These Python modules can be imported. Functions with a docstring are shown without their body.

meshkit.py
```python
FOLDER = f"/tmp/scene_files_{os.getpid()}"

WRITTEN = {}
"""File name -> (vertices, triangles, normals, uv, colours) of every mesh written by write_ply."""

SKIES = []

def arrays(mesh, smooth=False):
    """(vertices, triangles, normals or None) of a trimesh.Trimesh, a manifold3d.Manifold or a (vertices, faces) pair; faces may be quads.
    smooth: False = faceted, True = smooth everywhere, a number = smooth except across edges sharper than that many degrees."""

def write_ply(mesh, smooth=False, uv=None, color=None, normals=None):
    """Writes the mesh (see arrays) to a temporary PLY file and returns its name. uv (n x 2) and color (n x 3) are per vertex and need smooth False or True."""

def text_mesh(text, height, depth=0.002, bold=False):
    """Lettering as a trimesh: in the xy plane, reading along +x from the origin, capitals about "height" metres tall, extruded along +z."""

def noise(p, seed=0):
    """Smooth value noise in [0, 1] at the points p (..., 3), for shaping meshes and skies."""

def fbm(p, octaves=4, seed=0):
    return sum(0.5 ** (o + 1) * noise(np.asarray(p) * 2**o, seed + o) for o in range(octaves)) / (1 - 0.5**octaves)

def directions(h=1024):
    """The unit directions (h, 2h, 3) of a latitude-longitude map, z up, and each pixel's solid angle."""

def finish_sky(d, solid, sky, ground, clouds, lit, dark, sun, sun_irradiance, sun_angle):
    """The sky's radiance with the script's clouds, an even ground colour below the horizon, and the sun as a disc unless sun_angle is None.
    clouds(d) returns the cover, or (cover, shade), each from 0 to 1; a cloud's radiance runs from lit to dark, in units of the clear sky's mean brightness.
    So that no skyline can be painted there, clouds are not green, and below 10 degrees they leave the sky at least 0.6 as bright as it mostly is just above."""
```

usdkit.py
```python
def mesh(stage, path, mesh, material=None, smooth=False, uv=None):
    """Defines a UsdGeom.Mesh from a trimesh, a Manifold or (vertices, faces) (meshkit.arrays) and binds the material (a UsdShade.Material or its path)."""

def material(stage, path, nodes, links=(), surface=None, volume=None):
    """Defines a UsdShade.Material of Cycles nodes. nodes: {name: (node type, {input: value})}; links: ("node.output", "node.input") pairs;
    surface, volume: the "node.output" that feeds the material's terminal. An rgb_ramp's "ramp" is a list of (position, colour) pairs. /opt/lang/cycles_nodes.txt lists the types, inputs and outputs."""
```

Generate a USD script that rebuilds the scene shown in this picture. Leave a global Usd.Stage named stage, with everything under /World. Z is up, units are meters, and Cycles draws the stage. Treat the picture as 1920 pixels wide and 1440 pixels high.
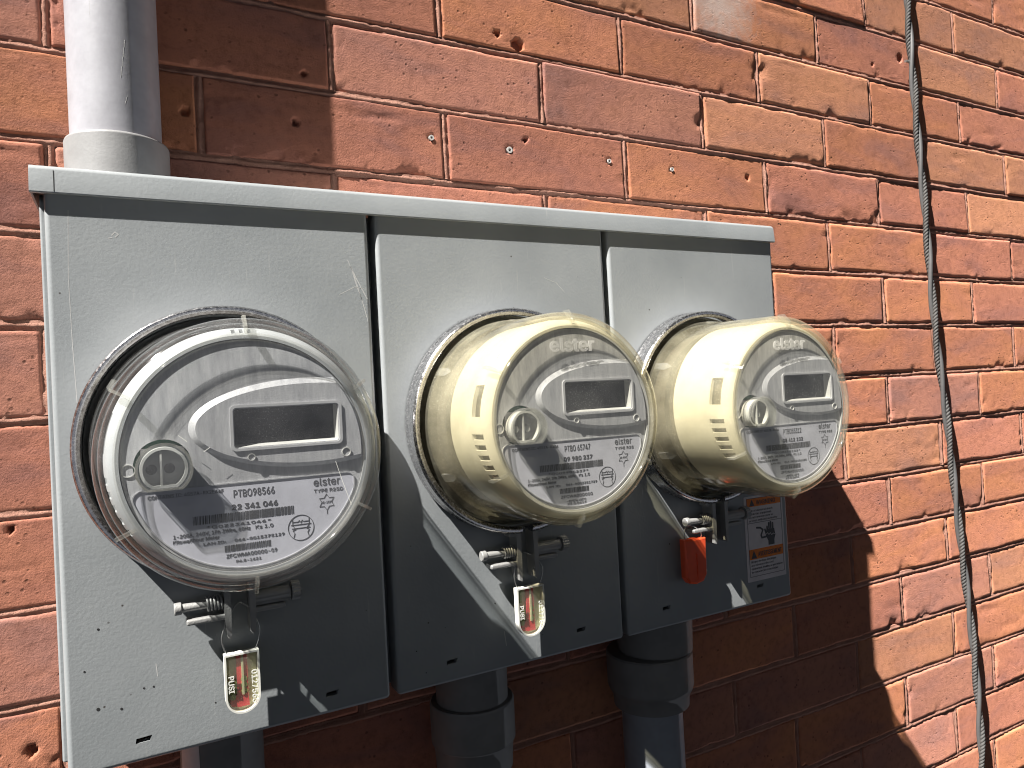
import math, random
import numpy as np, trimesh, manifold3d as m3
import shapely, shapely.geometry as sg
from shapely import affinity
import usdkit, meshkit
from pxr import Usd, UsdGeom, UsdLux, UsdShade, Gf, Sdf

stage = Usd.Stage.CreateInMemory()
UsdGeom.SetStageUpAxis(stage, 'Z'); UsdGeom.SetStageMetersPerUnit(stage, 1.0)
UsdGeom.Xform.Define(stage, '/World')
UsdGeom.Scope.Define(stage, '/World/Looks')
random.seed(7); RNG = np.random.default_rng(7)
PI = math.pi
ZBASE = 1500.0                       # height of the wall origin above ground, mm
# Everything is modelled in millimetres as (u, v, w): u right along the wall, v up, w out of the wall.

# ------------------------------------------------------------------ camera, sun, sky
YAW, PITCH, ROLL = 0.4909, 0.0153, -0.0527
CAM = np.array([0.0, -0.6262, (ZBASE - 69.3) / 1000])
def camera():
    cy, sy, cp, sp = math.cos(YAW), math.sin(YAW), math.cos(PITCH), math.sin(PITCH)
    f = np.array([sy * cp, cy * cp, sp]); r = np.array([cy, -sy, 0]); u = np.cross(r, f)
    c, s = math.cos(ROLL), math.sin(ROLL)
    r, u = c * r + s * u, -s * r + c * u
    cam = UsdGeom.Camera.Define(stage, '/World/camera')
    m = Gf.Matrix4d(*r, 0, *u, 0, *(-f), 0, *CAM, 1)
    cam.AddTransformOp().Set(m)
    cam.CreateHorizontalApertureAttr(36.0); cam.CreateVerticalApertureAttr(27.0)
    cam.CreateFocalLengthAttr(1340 / 1920 * 36.0)
    cam.CreateClippingRangeAttr(Gf.Vec2f(0.01, 100))
    cam.CreateExposureAttr(EXPOSURE)
EXPOSURE = 1.62
SUN_INTENSITY, SKY_STRENGTH = 1.25, 0.05
camera()
sun_v = np.array([2.65, 1.0, -3.72]); sun_v /= np.linalg.norm(sun_v)   # the way the light travels
def lights():
    z = -sun_v; x = np.cross([0, 0, 1.0], z); x /= np.linalg.norm(x); y = np.cross(z, x)
    sun = UsdLux.DistantLight.Define(stage, '/World/sun')
    sun.AddTransformOp().Set(Gf.Matrix4d(*x, 0, *y, 0, *z, 0, 0, 0, 0, 1))
    sun.CreateIntensityAttr(SUN_INTENSITY); sun.CreateAngleAttr(0.5); sun.CreateNormalizeAttr(True)
    sun.CreateColorAttr(Gf.Vec3f(1.0, 0.96, 0.91))
    dome = UsdLux.DomeLight.Define(stage, '/World/sky')
    m = usdkit.material(stage, '/World/Looks/sky_light', {
        's': ('sky_texture', {'sky_type': 'single_scattering', 'sun_disc': False, 'air_density': 0.045, 'aerosol_density': 0.0, 'sun_elevation': math.asin(-sun_v[2]), 'sun_rotation': math.atan2(-sun_v[0], -sun_v[1])}),
        'h': ('hsv', {'saturation': 0.25}), 'b': ('background_shader', {'strength': SKY_STRENGTH})}, [('s.color', 'h.color'), ('h.color', 'b.color')], surface='b.background')
    UsdShade.MaterialBindingAPI.Apply(dome.GetPrim()).Bind(m)
lights()

# ------------------------------------------------------------------ naming and mesh helpers
taken = {}
def numbered(path):
    n = taken.get(path, 0); taken[path] = n + 1
    return path if n == 0 else f'{path}_{n:03d}'
def say(prim, label=None, cat=None, group=None, kind=None):
    for k, v in (('label', label), ('category', cat), ('group', group), ('kind', kind)):
        if v: prim.SetCustomDataByKey(k, v)
    return prim
def thing(name, label, cat, loc=(0, 0, 0), group=None, tilt=0):
    x = UsdGeom.Xform.Define(stage, numbered('/World/' + name))
    u, v, w = loc
    x.AddTranslateOp().Set(Gf.Vec3d(u / 1000, -w / 1000, (v + ZBASE) / 1000))
    if tilt: x.AddRotateYOp().Set(tilt)
    return say(x.GetPrim(), label, cat, group)
def part(parent, name, mesh, mat, smooth=30, label=None, kind=None):
    if hasattr(mesh, 'to_mesh'):
        q = mesh.to_mesh(); mesh = (q.vert_properties[:, :3], q.tri_verts)
    if isinstance(mesh, trimesh.Trimesh): v, f = mesh.vertices, mesh.faces
    else: v, f = mesh
    v = np.asarray(v, float)
    out = trimesh.Trimesh(np.stack([v[:, 0], -v[:, 2], v[:, 1]], 1) / 1000, np.asarray(f), process=False)
    p = usdkit.mesh(stage, numbered(f'{parent.GetPath()}/{name}'), out, mat, smooth=smooth).GetPrim()
    return say(p, label, kind=kind)
cat = trimesh.util.concatenate
def box(u0, u1, v0, v1, w0, w1):
    return trimesh.creation.box(bounds=[(min(u0, u1), min(v0, v1), min(w0, w1)), (max(u0, u1), max(v0, v1), max(w0, w1))])
def rbox(u0, u1, v0, v1, w0, w1, r=1.0):
    """A box with rounded edges."""
    s = m3.Manifold.sphere(r, 12)
    c = [s.translate([a, b, d]) for a in (u0 + r, u1 - r) for b in (v0 + r, v1 - r) for d in (w0 + r, w1 - r)]
    return m3.Manifold.batch_hull(c)
def rev(profile, n=128):
    """A solid of revolution about w; the profile is (r, w) from one end to the other."""
    return trimesh.creation.revolve(np.array(profile, float), sections=n)
def rot_about_u(mesh):               # turns a w-axis solid into a u-axis one
    v = mesh.vertices.copy(); mesh.vertices = np.stack([v[:, 2], v[:, 0], v[:, 1]], 1); return mesh
def rod_u(u0, u1, v, w, r, n=24, c=0.5):
    m = rev([(0, u0), (r - c, u0), (r, u0 + c), (r, u1 - c), (r - c, u1), (0, u1)], n)
    m = rot_about_u(m); m.apply_translation([0, v, w]); return m
def rot_about_v(mesh):               # turns a w-axis solid into a v-axis one
    v = mesh.vertices.copy(); mesh.vertices = np.stack([v[:, 1], v[:, 2], v[:, 0]], 1); return mesh
def mani(mesh):
    mesh = trimesh.Trimesh(mesh.vertices, mesh.faces); mesh.merge_vertices()
    return m3.Manifold(m3.Mesh(np.asarray(mesh.vertices, np.float32), np.asarray(mesh.faces, np.uint32)))
def ext(poly, w0, w1):
    polys = getattr(poly, 'geoms', [poly])
    ms = []
    for p in polys:
        if p.area <= 0: continue
        e = trimesh.creation.extrude_polygon(p, w1 - w0, engine='earcut'); e.apply_translation([0, 0, w0]); ms.append(e)
    return cat(ms)
def rrect(u0, v0, u1, v1, r):
    return sg.box(u0 + r, v0 + r, u1 - r, v1 - r).buffer(r, quad_segs=6)
def tube(pts, r, n=8, close=True):
    pts = np.asarray(pts, float); k = len(pts)
    r = np.broadcast_to(r, (k,))
    t = np.gradient(pts, axis=0); t /= np.linalg.norm(t, axis=1)[:, None]
    a = np.cross(t[0], [0.3, 0.2, 1]); a /= np.linalg.norm(a); V = []
    for i in range(k):
        a = a - t[i] * (a @ t[i]); a /= np.linalg.norm(a); b = np.cross(t[i], a)
        for j in range(n):
            q = 2 * PI * j / n; V.append(pts[i] + r[i] * (math.cos(q) * a + math.sin(q) * b))
    F = []
    for i in range(k - 1):
        for j in range(n):
            p, q = i * n + j, i * n + (j + 1) % n
            F += [(p, q, q + n), (p, q + n, p + n)]
    if close:
        V += [pts[0], pts[-1]]
        for j in range(n):
            F.append((k * n, (j + 1) % n, j)); F.append((k * n + 1, (k - 1) * n + j, (k - 1) * n + (j + 1) % n))
    return trimesh.Trimesh(np.array(V), np.array(F), process=False)
def spline(pts, n):
    from scipy.interpolate import CubicSpline
    pts = np.asarray(pts, float); s = np.r_[0, np.cumsum(np.linalg.norm(np.diff(pts, axis=0), axis=1))]
    return CubicSpline(s, pts)(np.linspace(0, s[-1], n))
def text(s, u0, u1, v, h, w, depth=0.12, bold=False):
    """Lettering that starts at u0, ends at u1, on the baseline v, with capitals h tall."""
    t = meshkit.text_mesh(s, h, depth, bold)
    a, b = t.bounds[0][0], t.bounds[1][0]
    t.vertices[:, 0] = u0 + (t.vertices[:, 0] - a) * ((u1 - u0) / (b - a))
    t.vertices[:, 1] += v; t.vertices[:, 2] += w
    return t

# ------------------------------------------------------------------ materials
L = '/World/Looks/'
def mat(name, nodes, links, surface='p.BSDF', volume=None): return usdkit.material(stage, L + name, nodes, links, surface=surface, volume=volume)
def plain(name, col, rough=0.5, metal=0.0, bump=0, bscale=900, spots=0, **kw):
    nodes = {'g': ('geometry', {}), 'p': ('principled_bsdf', {'base_color': col, 'roughness': rough, 'metallic': metal, **kw}),
             'n': ('noise_texture', {'scale': 55, 'detail': 6, 'roughness': 0.65}),
             'r': ('rgb_ramp', {'ramp': [(0.3, tuple(c * 0.86 for c in col)), (0.7, tuple(min(1, c * 1.08) for c in col))]})}
    links = [('g.position', 'n.vector'), ('n.fac', 'r.fac'), ('r.color', 'p.base_color')]
    if bump:
        nodes['bn'] = ('noise_texture', {'scale': bscale, 'detail': 3}); nodes['b'] = ('bump', {'strength': bump, 'distance': 0.0006})
        links += [('g.position', 'bn.vector'), ('bn.fac', 'b.height'), ('b.normal', 'p.normal')]
    return mat(name, nodes, links)

def brick_look(name, a, b, c, bloom=0.0):
    return mat(name, {
        'g': ('geometry', {}), 'oi': ('object_info', {}),
        'sh': ('vector_math', {'math_type': 'scale', 'vector1': (31, 17, 23)}), 'ad': ('vector_math', {'math_type': 'add'}),
        'mp': ('mapping', {'scale': (0.55, 1, 1.5)}),
        'n1': ('noise_texture', {'scale': 15, 'detail': 4, 'roughness': 0.55, 'distortion': 0.6}),
        'n2': ('noise_texture', {'scale': 120, 'detail': 7, 'roughness': 0.7}),
        'n3': ('noise_texture', {'scale': 620, 'detail': 5, 'roughness': 0.75}),
        'r1': ('rgb_ramp', {'ramp': [(0.30, c), (0.47, b), (0.66, a)]}),
        'r2': ('rgb_ramp', {'ramp': [(0.30, (0.70, 0.66, 0.64)), (0.5, (1, 1, 1)), (0.72, (1.12, 1.1, 1.08))]}),
        'mx': ('mix', {'mix_type': 'multiply', 'fac': 0.8}),
        'vr': ('map_range', {'from_min': 0, 'from_max': 1, 'to_min': 0.88, 'to_max': 1.1}),
        'hs': ('hsv', {}),
        'vo': ('voronoi_texture', {'scale': 130, 'randomness': 1}),
        'pr': ('map_range', {'from_min': 0.05, 'from_max': 0.22, 'to_min': 0, 'to_max': 1, 'clamp': True}),
        'pk': ('noise_texture', {'scale': 45, 'detail': 2}),
        'pm': ('map_range', {'from_min': 0.52, 'from_max': 0.62, 'to_min': 1, 'to_max': 0, 'clamp': True}),
        'px': ('math', {'math_type': 'maximum'}),
        'h1': ('math', {'math_type': 'multiply_add', 'value2': 0.9}),
        'h2': ('math', {'math_type': 'multiply_add', 'value2': 0.9}),
        'bp': ('bump', {'strength': 0.9, 'distance': 0.0011}),
        'dk': ('mix', {'mix_type': 'multiply', 'fac': 0.55}),
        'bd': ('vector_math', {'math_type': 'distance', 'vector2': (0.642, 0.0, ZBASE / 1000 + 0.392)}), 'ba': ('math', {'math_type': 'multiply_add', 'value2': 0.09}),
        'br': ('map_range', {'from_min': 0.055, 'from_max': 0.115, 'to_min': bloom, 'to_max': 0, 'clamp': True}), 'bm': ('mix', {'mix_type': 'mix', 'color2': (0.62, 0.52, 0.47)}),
        'p': ('principled_bsdf', {'roughness': 0.9, 'specular_ior_level': 0.2, 'diffuse_roughness': 0.6})},
        [('oi.random', 'sh.scale'), ('g.position', 'ad.vector1'), ('sh.vector', 'ad.vector2'), ('ad.vector', 'mp.vector'),
         ('mp.vector', 'n1.vector'), ('ad.vector', 'n2.vector'), ('ad.vector', 'n3.vector'), ('ad.vector', 'vo.vector'), ('ad.vector', 'pk.vector'),
         ('n1.fac', 'r1.fac'), ('n2.fac', 'r2.fac'), ('r1.color', 'mx.color1'), ('r2.color', 'mx.color2'),
         ('oi.random', 'vr.value'), ('vr.result', 'hs.value'), ('mx.color', 'hs.color'),
         ('vo.distance', 'pr.value'), ('pk.fac', 'pm.value'), ('pr.result', 'px.value1'), ('pm.result', 'px.value2'),
         ('n3.fac', 'h1.value1'), ('n2.fac', 'h1.value3'), ('px.value', 'h2.value1'), ('h1.value', 'h2.value3'),
         ('h2.value', 'bp.height'), ('bp.normal', 'p.normal'), ('hs.color', 'dk.color1'), ('px.value', 'dk.color2'), ('dk.color', 'bm.color1'), ('g.position', 'bd.vector1'), ('n2.fac', 'ba.value1'), ('bd.value', 'ba.value3'), ('ba.value', 'br.value'), ('br.result', 'bm.fac'), ('bm.color', 'p.base_color')])
BRICK = [brick_look('brick_orange', (0.53, 0.222, 0.115), (0.48, 0.2, 0.12), (0.37, 0.168, 0.125)),
         brick_look('brick_red', (0.51, 0.213, 0.132), (0.46, 0.193, 0.13), (0.36, 0.163, 0.128)),
         brick_look('brick_pink', (0.5, 0.228, 0.152), (0.445, 0.203, 0.146), (0.35, 0.175, 0.142)),
         brick_look('brick_tan', (0.53, 0.245, 0.135), (0.48, 0.222, 0.134), (0.39, 0.195, 0.14))]
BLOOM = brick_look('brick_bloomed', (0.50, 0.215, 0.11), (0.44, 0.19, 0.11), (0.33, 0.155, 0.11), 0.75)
MORTAR = mat('mortar', {'g': ('geometry', {}), 'n': ('noise_texture', {'scale': 60, 'detail': 5}), 'n2': ('noise_texture', {'scale': 700, 'detail': 5, 'roughness': 0.75}),
    'r': ('rgb_ramp', {'ramp': [(0.3, (0.30, 0.15, 0.11)), (0.7, (0.43, 0.235, 0.175))]}), 'b': ('bump', {'strength': 1.0, 'distance': 0.0016}),
    'p': ('principled_bsdf', {'roughness': 0.95, 'specular_ior_level': 0.15})},
    [('g.position', 'n.vector'), ('g.position', 'n2.vector'), ('n.fac', 'r.fac'), ('r.color', 'p.base_color'), ('n2.fac', 'b.height'), ('b.normal', 'p.normal')])
PAINT = mat('grey_paint', {'g': ('geometry', {}),
    'n1': ('noise_texture', {'scale': 7, 'detail': 7, 'roughness': 0.62}), 'n2': ('noise_texture', {'scale': 420, 'detail': 3}),
    'r1': ('rgb_ramp', {'ramp': [(0.28, (0.222, 0.240, 0.248)), (0.5, (0.264, 0.282, 0.289)), (0.72, (0.305, 0.323, 0.328))]}),
    'vo': ('voronoi_texture', {'scale': 75}), 'vm': ('map_range', {'from_min': 0.035, 'from_max': 0.07, 'to_min': 1, 'to_max': 0, 'clamp': True}),
    'vn': ('noise_texture', {'scale': 22, 'detail': 2}), 'vk': ('map_range', {'from_min': 0.56, 'from_max': 0.60, 'to_min': 0, 'to_max': 1, 'clamp': True}),
    'vx': ('math', {'math_type': 'multiply'}), 'mx': ('mix', {'mix_type': 'mix', 'color2': (0.06, 0.055, 0.05)}),
    'mp': ('mapping', {'scale': (40, 40, 2.5), 'rotation': (0, 0.5, 0)}), 'sc': ('noise_texture', {'scale': 7, 'detail': 4}),
    'sk': ('map_range', {'from_min': 0.66, 'from_max': 0.72, 'to_min': 0, 'to_max': 0.22, 'clamp': True}), 'mx2': ('mix', {'mix_type': 'mix', 'color2': (0.42, 0.42, 0.40)}),
    'b': ('bump', {'strength': 0.22, 'distance': 0.0005}), 'p': ('principled_bsdf', {'roughness': 0.42})},
    [('g.position', 'n1.vector'), ('g.position', 'n2.vector'), ('g.position', 'vo.vector'), ('g.position', 'vn.vector'), ('n1.fac', 'r1.fac'),
     ('vo.distance', 'vm.value'), ('vn.fac', 'vk.value'), ('vm.result', 'vx.value1'), ('vk.result', 'vx.value2'), ('vx.value', 'mx.fac'),
     ('r1.color', 'mx2.color1'), ('g.position', 'mp.vector'), ('mp.vector', 'sc.vector'), ('sc.fac', 'sk.value'), ('sk.result', 'mx2.fac'), ('mx2.color', 'mx.color1'),
     ('mx.color', 'p.base_color'), ('n2.fac', 'b.height'), ('b.normal', 'p.normal')])
def clear(name, tint=(0.97, 0.98, 0.98), dust=0.03, rough=0.06, dustcol=(0.6, 0.6, 0.6), speck=0.25, scale=900, refl=1.0):
    """Clear moulded plastic in sheets: lets the sun through, with a film of dust on it."""
    return mat(name, {'g': ('geometry', {}), 't': ('transparent_bsdf', {'color': tint}), 'gl': ('glossy_bsdf', {'color': (1, 1, 1), 'roughness': rough}), 'dt': ('vector_math', {'math_type': 'dot_product'}), 'ab': ('math', {'math_type': 'absolute'}), 'om': ('math', {'math_type': 'subtract', 'value1': 1.0}),
        'pw': ('math', {'math_type': 'power', 'value2': 5.0}), 'f': ('math', {'math_type': 'multiply_add', 'value2': 0.95 * refl, 'value3': 0.045 * refl}),
        'm': ('mix_closure', {}), 'n': ('noise_texture', {'scale': scale, 'detail': 2}), 'n2': ('noise_texture', {'scale': 26, 'detail': 4}),
        'a': ('map_range', {'from_min': 0.60, 'from_max': 0.70, 'to_min': 0, 'to_max': speck, 'clamp': True}),
        'a2': ('map_range', {'from_min': 0.42, 'from_max': 0.66, 'to_min': 0.1, 'to_max': 1, 'clamp': True}),
        'cl': ('map_range', {'from_min': 0.3, 'from_max': 0.7, 'to_min': dust * 0.3, 'to_max': dust * 1.7, 'clamp': True}), 'mu': ('math', {'math_type': 'multiply_add'}), 'd': ('diffuse_bsdf', {'color': dustcol}), 'tr': ('translucent_bsdf', {'color': dustcol}),
        'dm': ('mix_closure', {'fac': 0.4}), 'o': ('mix_closure', {})},
        [('g.position', 'n.vector'), ('g.position', 'n2.vector'), ('n.fac', 'a.value'), ('n2.fac', 'a2.value'), ('a.result', 'mu.value1'), ('a2.result', 'mu.value2'),
         ('g.incoming', 'dt.vector1'), ('g.normal', 'dt.vector2'), ('dt.value', 'ab.value1'), ('ab.value', 'om.value2'), ('om.value', 'pw.value1'), ('pw.value', 'f.value1'), ('f.value', 'm.fac'), ('t.BSDF', 'm.closure1'), ('gl.BSDF', 'm.closure2'), ('d.BSDF', 'dm.closure1'), ('tr.BSDF', 'dm.closure2'),
         ('n2.fac', 'cl.value'), ('cl.result', 'mu.value3'), ('mu.value', 'o.fac'), ('m.closure', 'o.closure1'), ('dm.closure', 'o.closure2')], surface='o.closure')
CLEAR = clear('clear_plastic', dust=0.035, speck=0.2)
CLEAR_FACE = clear('clear_plastic_face', dust=0.08, speck=0.25, scale=1100, dustcol=(0.5, 0.5, 0.51))
AGED = clear('yellowed_plastic', tint=(0.975, 0.955, 0.875), dust=0.11, rough=0.10, dustcol=(0.80, 0.76, 0.58), speck=0.3)
AGED_FACE = clear('dusty_plastic_face', tint=(0.96, 0.96, 0.93), dust=0.10, rough=0.08, dustcol=(0.58, 0.575, 0.54), speck=0.5, scale=1000)
MOULD = clear('moulded_edge', tint=(0.93, 0.93, 0.91), dust=0.09, rough=0.08, refl=0.6, dustcol=(0.75, 0.74, 0.68), speck=0.1)
RIM = clear('cover_rim', tint=(0.96, 0.96, 0.95), dust=0.06, rough=0.07, refl=0.4, dustcol=(0.75, 0.74, 0.68), speck=0.1)
EMBOSS = clear('raised_letters', tint=(0.97, 0.97, 0.96), dust=0.24, rough=0.08, refl=0.7, dustcol=(0.92, 0.9, 0.84), speck=0.1)
GREYWHITE = plain('grey_white_plastic', (0.41, 0.415, 0.415), 0.42)
WHITE = plain('white_plastic', (0.54, 0.535, 0.50), 0.45)
FACE = mat('face_plate', {'g': ('geometry', {}), 'mp': ('mapping', {'scale': (5, 5, 0.9), 'rotation': (0, 0.75, 0)}), 'n': ('noise_texture', {'scale': 45, 'detail': 8, 'roughness': 0.75}),
    'r': ('rgb_ramp', {'ramp': [(0.32, (0.35, 0.35, 0.36)), (0.5, (0.47, 0.47, 0.475)), (0.7, (0.60, 0.60, 0.59))]}), 'n2': ('noise_texture', {'scale': 1500, 'detail': 2}), 'b': ('bump', {'strength': 0.3, 'distance': 0.0003}),
    'p': ('principled_bsdf', {'roughness': 0.42, 'metallic': 0.1})},
    [('g.position', 'mp.vector'), ('mp.vector', 'n.vector'), ('g.position', 'n2.vector'), ('n.fac', 'r.fac'), ('r.color', 'p.base_color'), ('n2.fac', 'b.height'), ('b.normal', 'p.normal')])
NAME = plain('name_plate', (0.62, 0.62, 0.675), 0.4)
INK = plain('black_ink', (0.085, 0.085, 0.09), 0.6)
LCD = plain('display_glass', (0.02, 0.02, 0.022), 0.3, bump=0.5, bscale=1600)
PORTGREY = plain('port_grey', (0.5, 0.5, 0.5), 0.5)
DARK = plain('dark_plastic', (0.03, 0.03, 0.03), 0.5)
CORE = plain('meter_core', (0.05, 0.043, 0.034), 0.45)
GREEN = plain('circuit_green', (0.02, 0.12, 0.06), 0.5)
CHROME = mat('worn_chrome', {'g': ('geometry', {}), 'n': ('noise_texture', {'scale': 420, 'detail': 5, 'roughness': 0.7}), 'n2': ('noise_texture', {'scale': 30, 'detail': 3}),
    'r': ('map_range', {'from_min': 0.4, 'from_max': 0.75, 'to_min': 0.16, 'to_max': 0.42, 'clamp': True}),
    'c': ('rgb_ramp', {'ramp': [(0.35, (0.50, 0.49, 0.50)), (0.56, (0.68, 0.67, 0.68)), (0.68, (0.85, 0.85, 0.85))]}), 'b': ('bump', {'strength': 0.04, 'distance': 0.0002}),
    'p': ('principled_bsdf', {'metallic': 1.0})},
    [('g.position', 'n.vector'), ('n.fac', 'r.value'), ('r.result', 'p.roughness'), ('n.fac', 'c.fac'), ('c.color', 'p.base_color'), ('n.fac', 'b.height'), ('b.normal', 'p.normal')])
ZINC = plain('zinc_casting', (0.30, 0.30, 0.29), 0.45, 0.3, bump=0.4, bscale=700)
STEEL = plain('steel_wire', (0.5, 0.5, 0.48), 0.3, 0.9)
PIPE = plain('pale_pvc', (0.33, 0.33, 0.355), 0.38, bump=0.12, bscale=250)
COUPLING = plain('grey_pvc', (0.25, 0.25, 0.25), 0.5, bump=0.15, bscale=500)
CONDUIT = plain('conduit_grey', (0.18, 0.18, 0.175), 0.5)
SEALCLEAR = clear('seal_acrylic', tint=(0.93, 0.94, 0.86), dust=0.13, rough=0.1, dustcol=(0.72, 0.72, 0.58), speck=0.25)
SEALEDGE = plain('seal_edge', (0.74, 0.74, 0.68), 0.35)
RED = plain('seal_red', (0.72, 0.07, 0.09), 0.45)
SEALGREEN = plain('seal_green', (0.30, 0.34, 0.12), 0.5)
SEALPALE = plain('seal_pale_insert', (0.60, 0.60, 0.40), 0.5)
ORANGERED = plain('orange_red_plastic', (0.75, 0.09, 0.03), 0.4)
SCUFF = plain('pale_scuff', (0.46, 0.46, 0.45), 0.6)
STICKER = plain('sticker_paper', (0.66, 0.62, 0.62), 0.5)
ORANGE = plain('warning_orange', (0.75, 0.20, 0.02), 0.5)
ROPE = plain('weathered_rope', (0.075, 0.073, 0.07), 0.75, bump=0.8, bscale=900)
CABLE = plain('black_cable', (0.09, 0.09, 0.09), 0.5)
PLUG = plain('plug_plastic', (0.55, 0.53, 0.50), 0.5)

# ------------------------------------------------------------------ the brick wall
PITCH_V = 69.0
HOLES = [(48, 174, 3.4), (136, 177, 3.0), (677.6, 182, 3.0), (339, 294, 3.0), (362, 287, 6.5), (365, 189.6, 2.2), (-73, -307, 3.6), (-80, -147, 2.6), (145, 221, 2.4), (996, 386, 6.0), (933, 366, 2.0), (262, 179, 2.6), (346, 177, 3.4), (469, 179, 2.6), (557, 179, 2.4)]
wall = thing('brick_wall', 'old red brick wall with sunlit raking light and thin reddish mortar joints', 'wall')
def brick(u0, u1, v0, v1, k):
    holes = [h for h in HOLES if u0 < h[0] < u1 and v0 < h[1] < v1]
    visible = u0 < 420
    step = 1.5 if holes else (2.6 if visible else 3.4)
    nu, nv = max(3, int((u1 - u0) / step)), max(3, int((v1 - v0) / step))
    e = lambda n: (1 - np.cos(np.linspace(0, PI, n))) / 2 * 0.35 + np.linspace(0, 1, n) * 0.65     # closer together near the edges
    U, V = np.meshgrid(u0 + (u1 - u0) * e(nu), v0 + (v1 - v0) * e(nv), indexing='ij')
    P = np.stack([U, V, np.full_like(U, k * 37.0)], -1)
    du, dv = np.minimum(U - u0, u1 - U), np.minimum(V - v0, v1 - V)
    d = np.minimum(du, dv)
    rough = meshkit.fbm(P / 9.0, 3, 5)
    wob = (meshkit.fbm(P / 33.0, 4, 1) - 0.5) * 2.2
    d2 = d + wob * np.exp(-d / 10)
    rr = 1.8
    rnd = np.where(d2 < rr, rr - np.sqrt(np.clip(rr * rr - (rr - np.clip(d2, -3, rr)) ** 2, 0, None)), 0)
    rnd = np.where(d2 < 0, rr - d2 * 1.5, rnd)
    chip = np.clip(meshkit.fbm(P / 30.0, 4, 9) - 0.62, 0, 1) * 40 * np.exp(-d / 6.0) * np.where(v1 - V < 14, 0.22, 1)
    tu, tv = RNG.normal(0, 0.45), RNG.normal(0, 0.5)
    W = RNG.normal(0, 0.35) + tu * (U - (u0 + u1) / 2) / (u1 - u0) * 2 + tv * (V - (v0 + v1) / 2) / (v1 - v0) * 2
    W = W + (meshkit.fbm(P / 50.0, 3, 3) - 0.5) * 1.25 + (rough - 0.5) * 0.3 - rnd - chip
    W -= np.clip(meshkit.fbm(P / [70, 16, 20], 3, 13) - 0.68, 0, 1) * 6         # creases along the brick
    for hu, hv, hr in holes:
        q = np.hypot(U - hu, V - hv) / hr
        W -= np.where(q < 1, 7, np.where(q < 2.2, 0.5 * (2.2 - q), 0))
    # outline and the sides that go back into the mortar
    inset = np.where(d < 0.1, 0, 0)
    verts = np.stack([U, V, W], -1).reshape(-1, 3)
    idx = np.arange(nu * nv).reshape(nu, nv)
    a, b, c2, d3 = idx[:-1, :-1].ravel(), idx[1:, :-1].ravel(), idx[1:, 1:].ravel(), idx[:-1, 1:].ravel()
    F = np.vstack([np.stack([a, b, c2], 1), np.stack([a, c2, d3], 1)])
    loop = np.r_[idx[:-1, 0], idx[-1, :-1], idx[:0:-1, -1], idx[0, :0:-1]]
    back = verts[loop].copy(); back[:, 2] = -14
    n0 = len(verts); m = len(loop); j = np.arange(m); jn = (j + 1) % m
    F = np.vstack([F, np.stack([loop[j], n0 + j, n0 + jn], 1), np.stack([loop[j], n0 + jn, loop[jn]], 1)])
    return trimesh.Trimesh(np.vstack([verts, back]), F, process=False)
ROW_TOP, ROW_BOT, U_LEFT, U_RIGHT = 8, -11, -300, 1560
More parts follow.
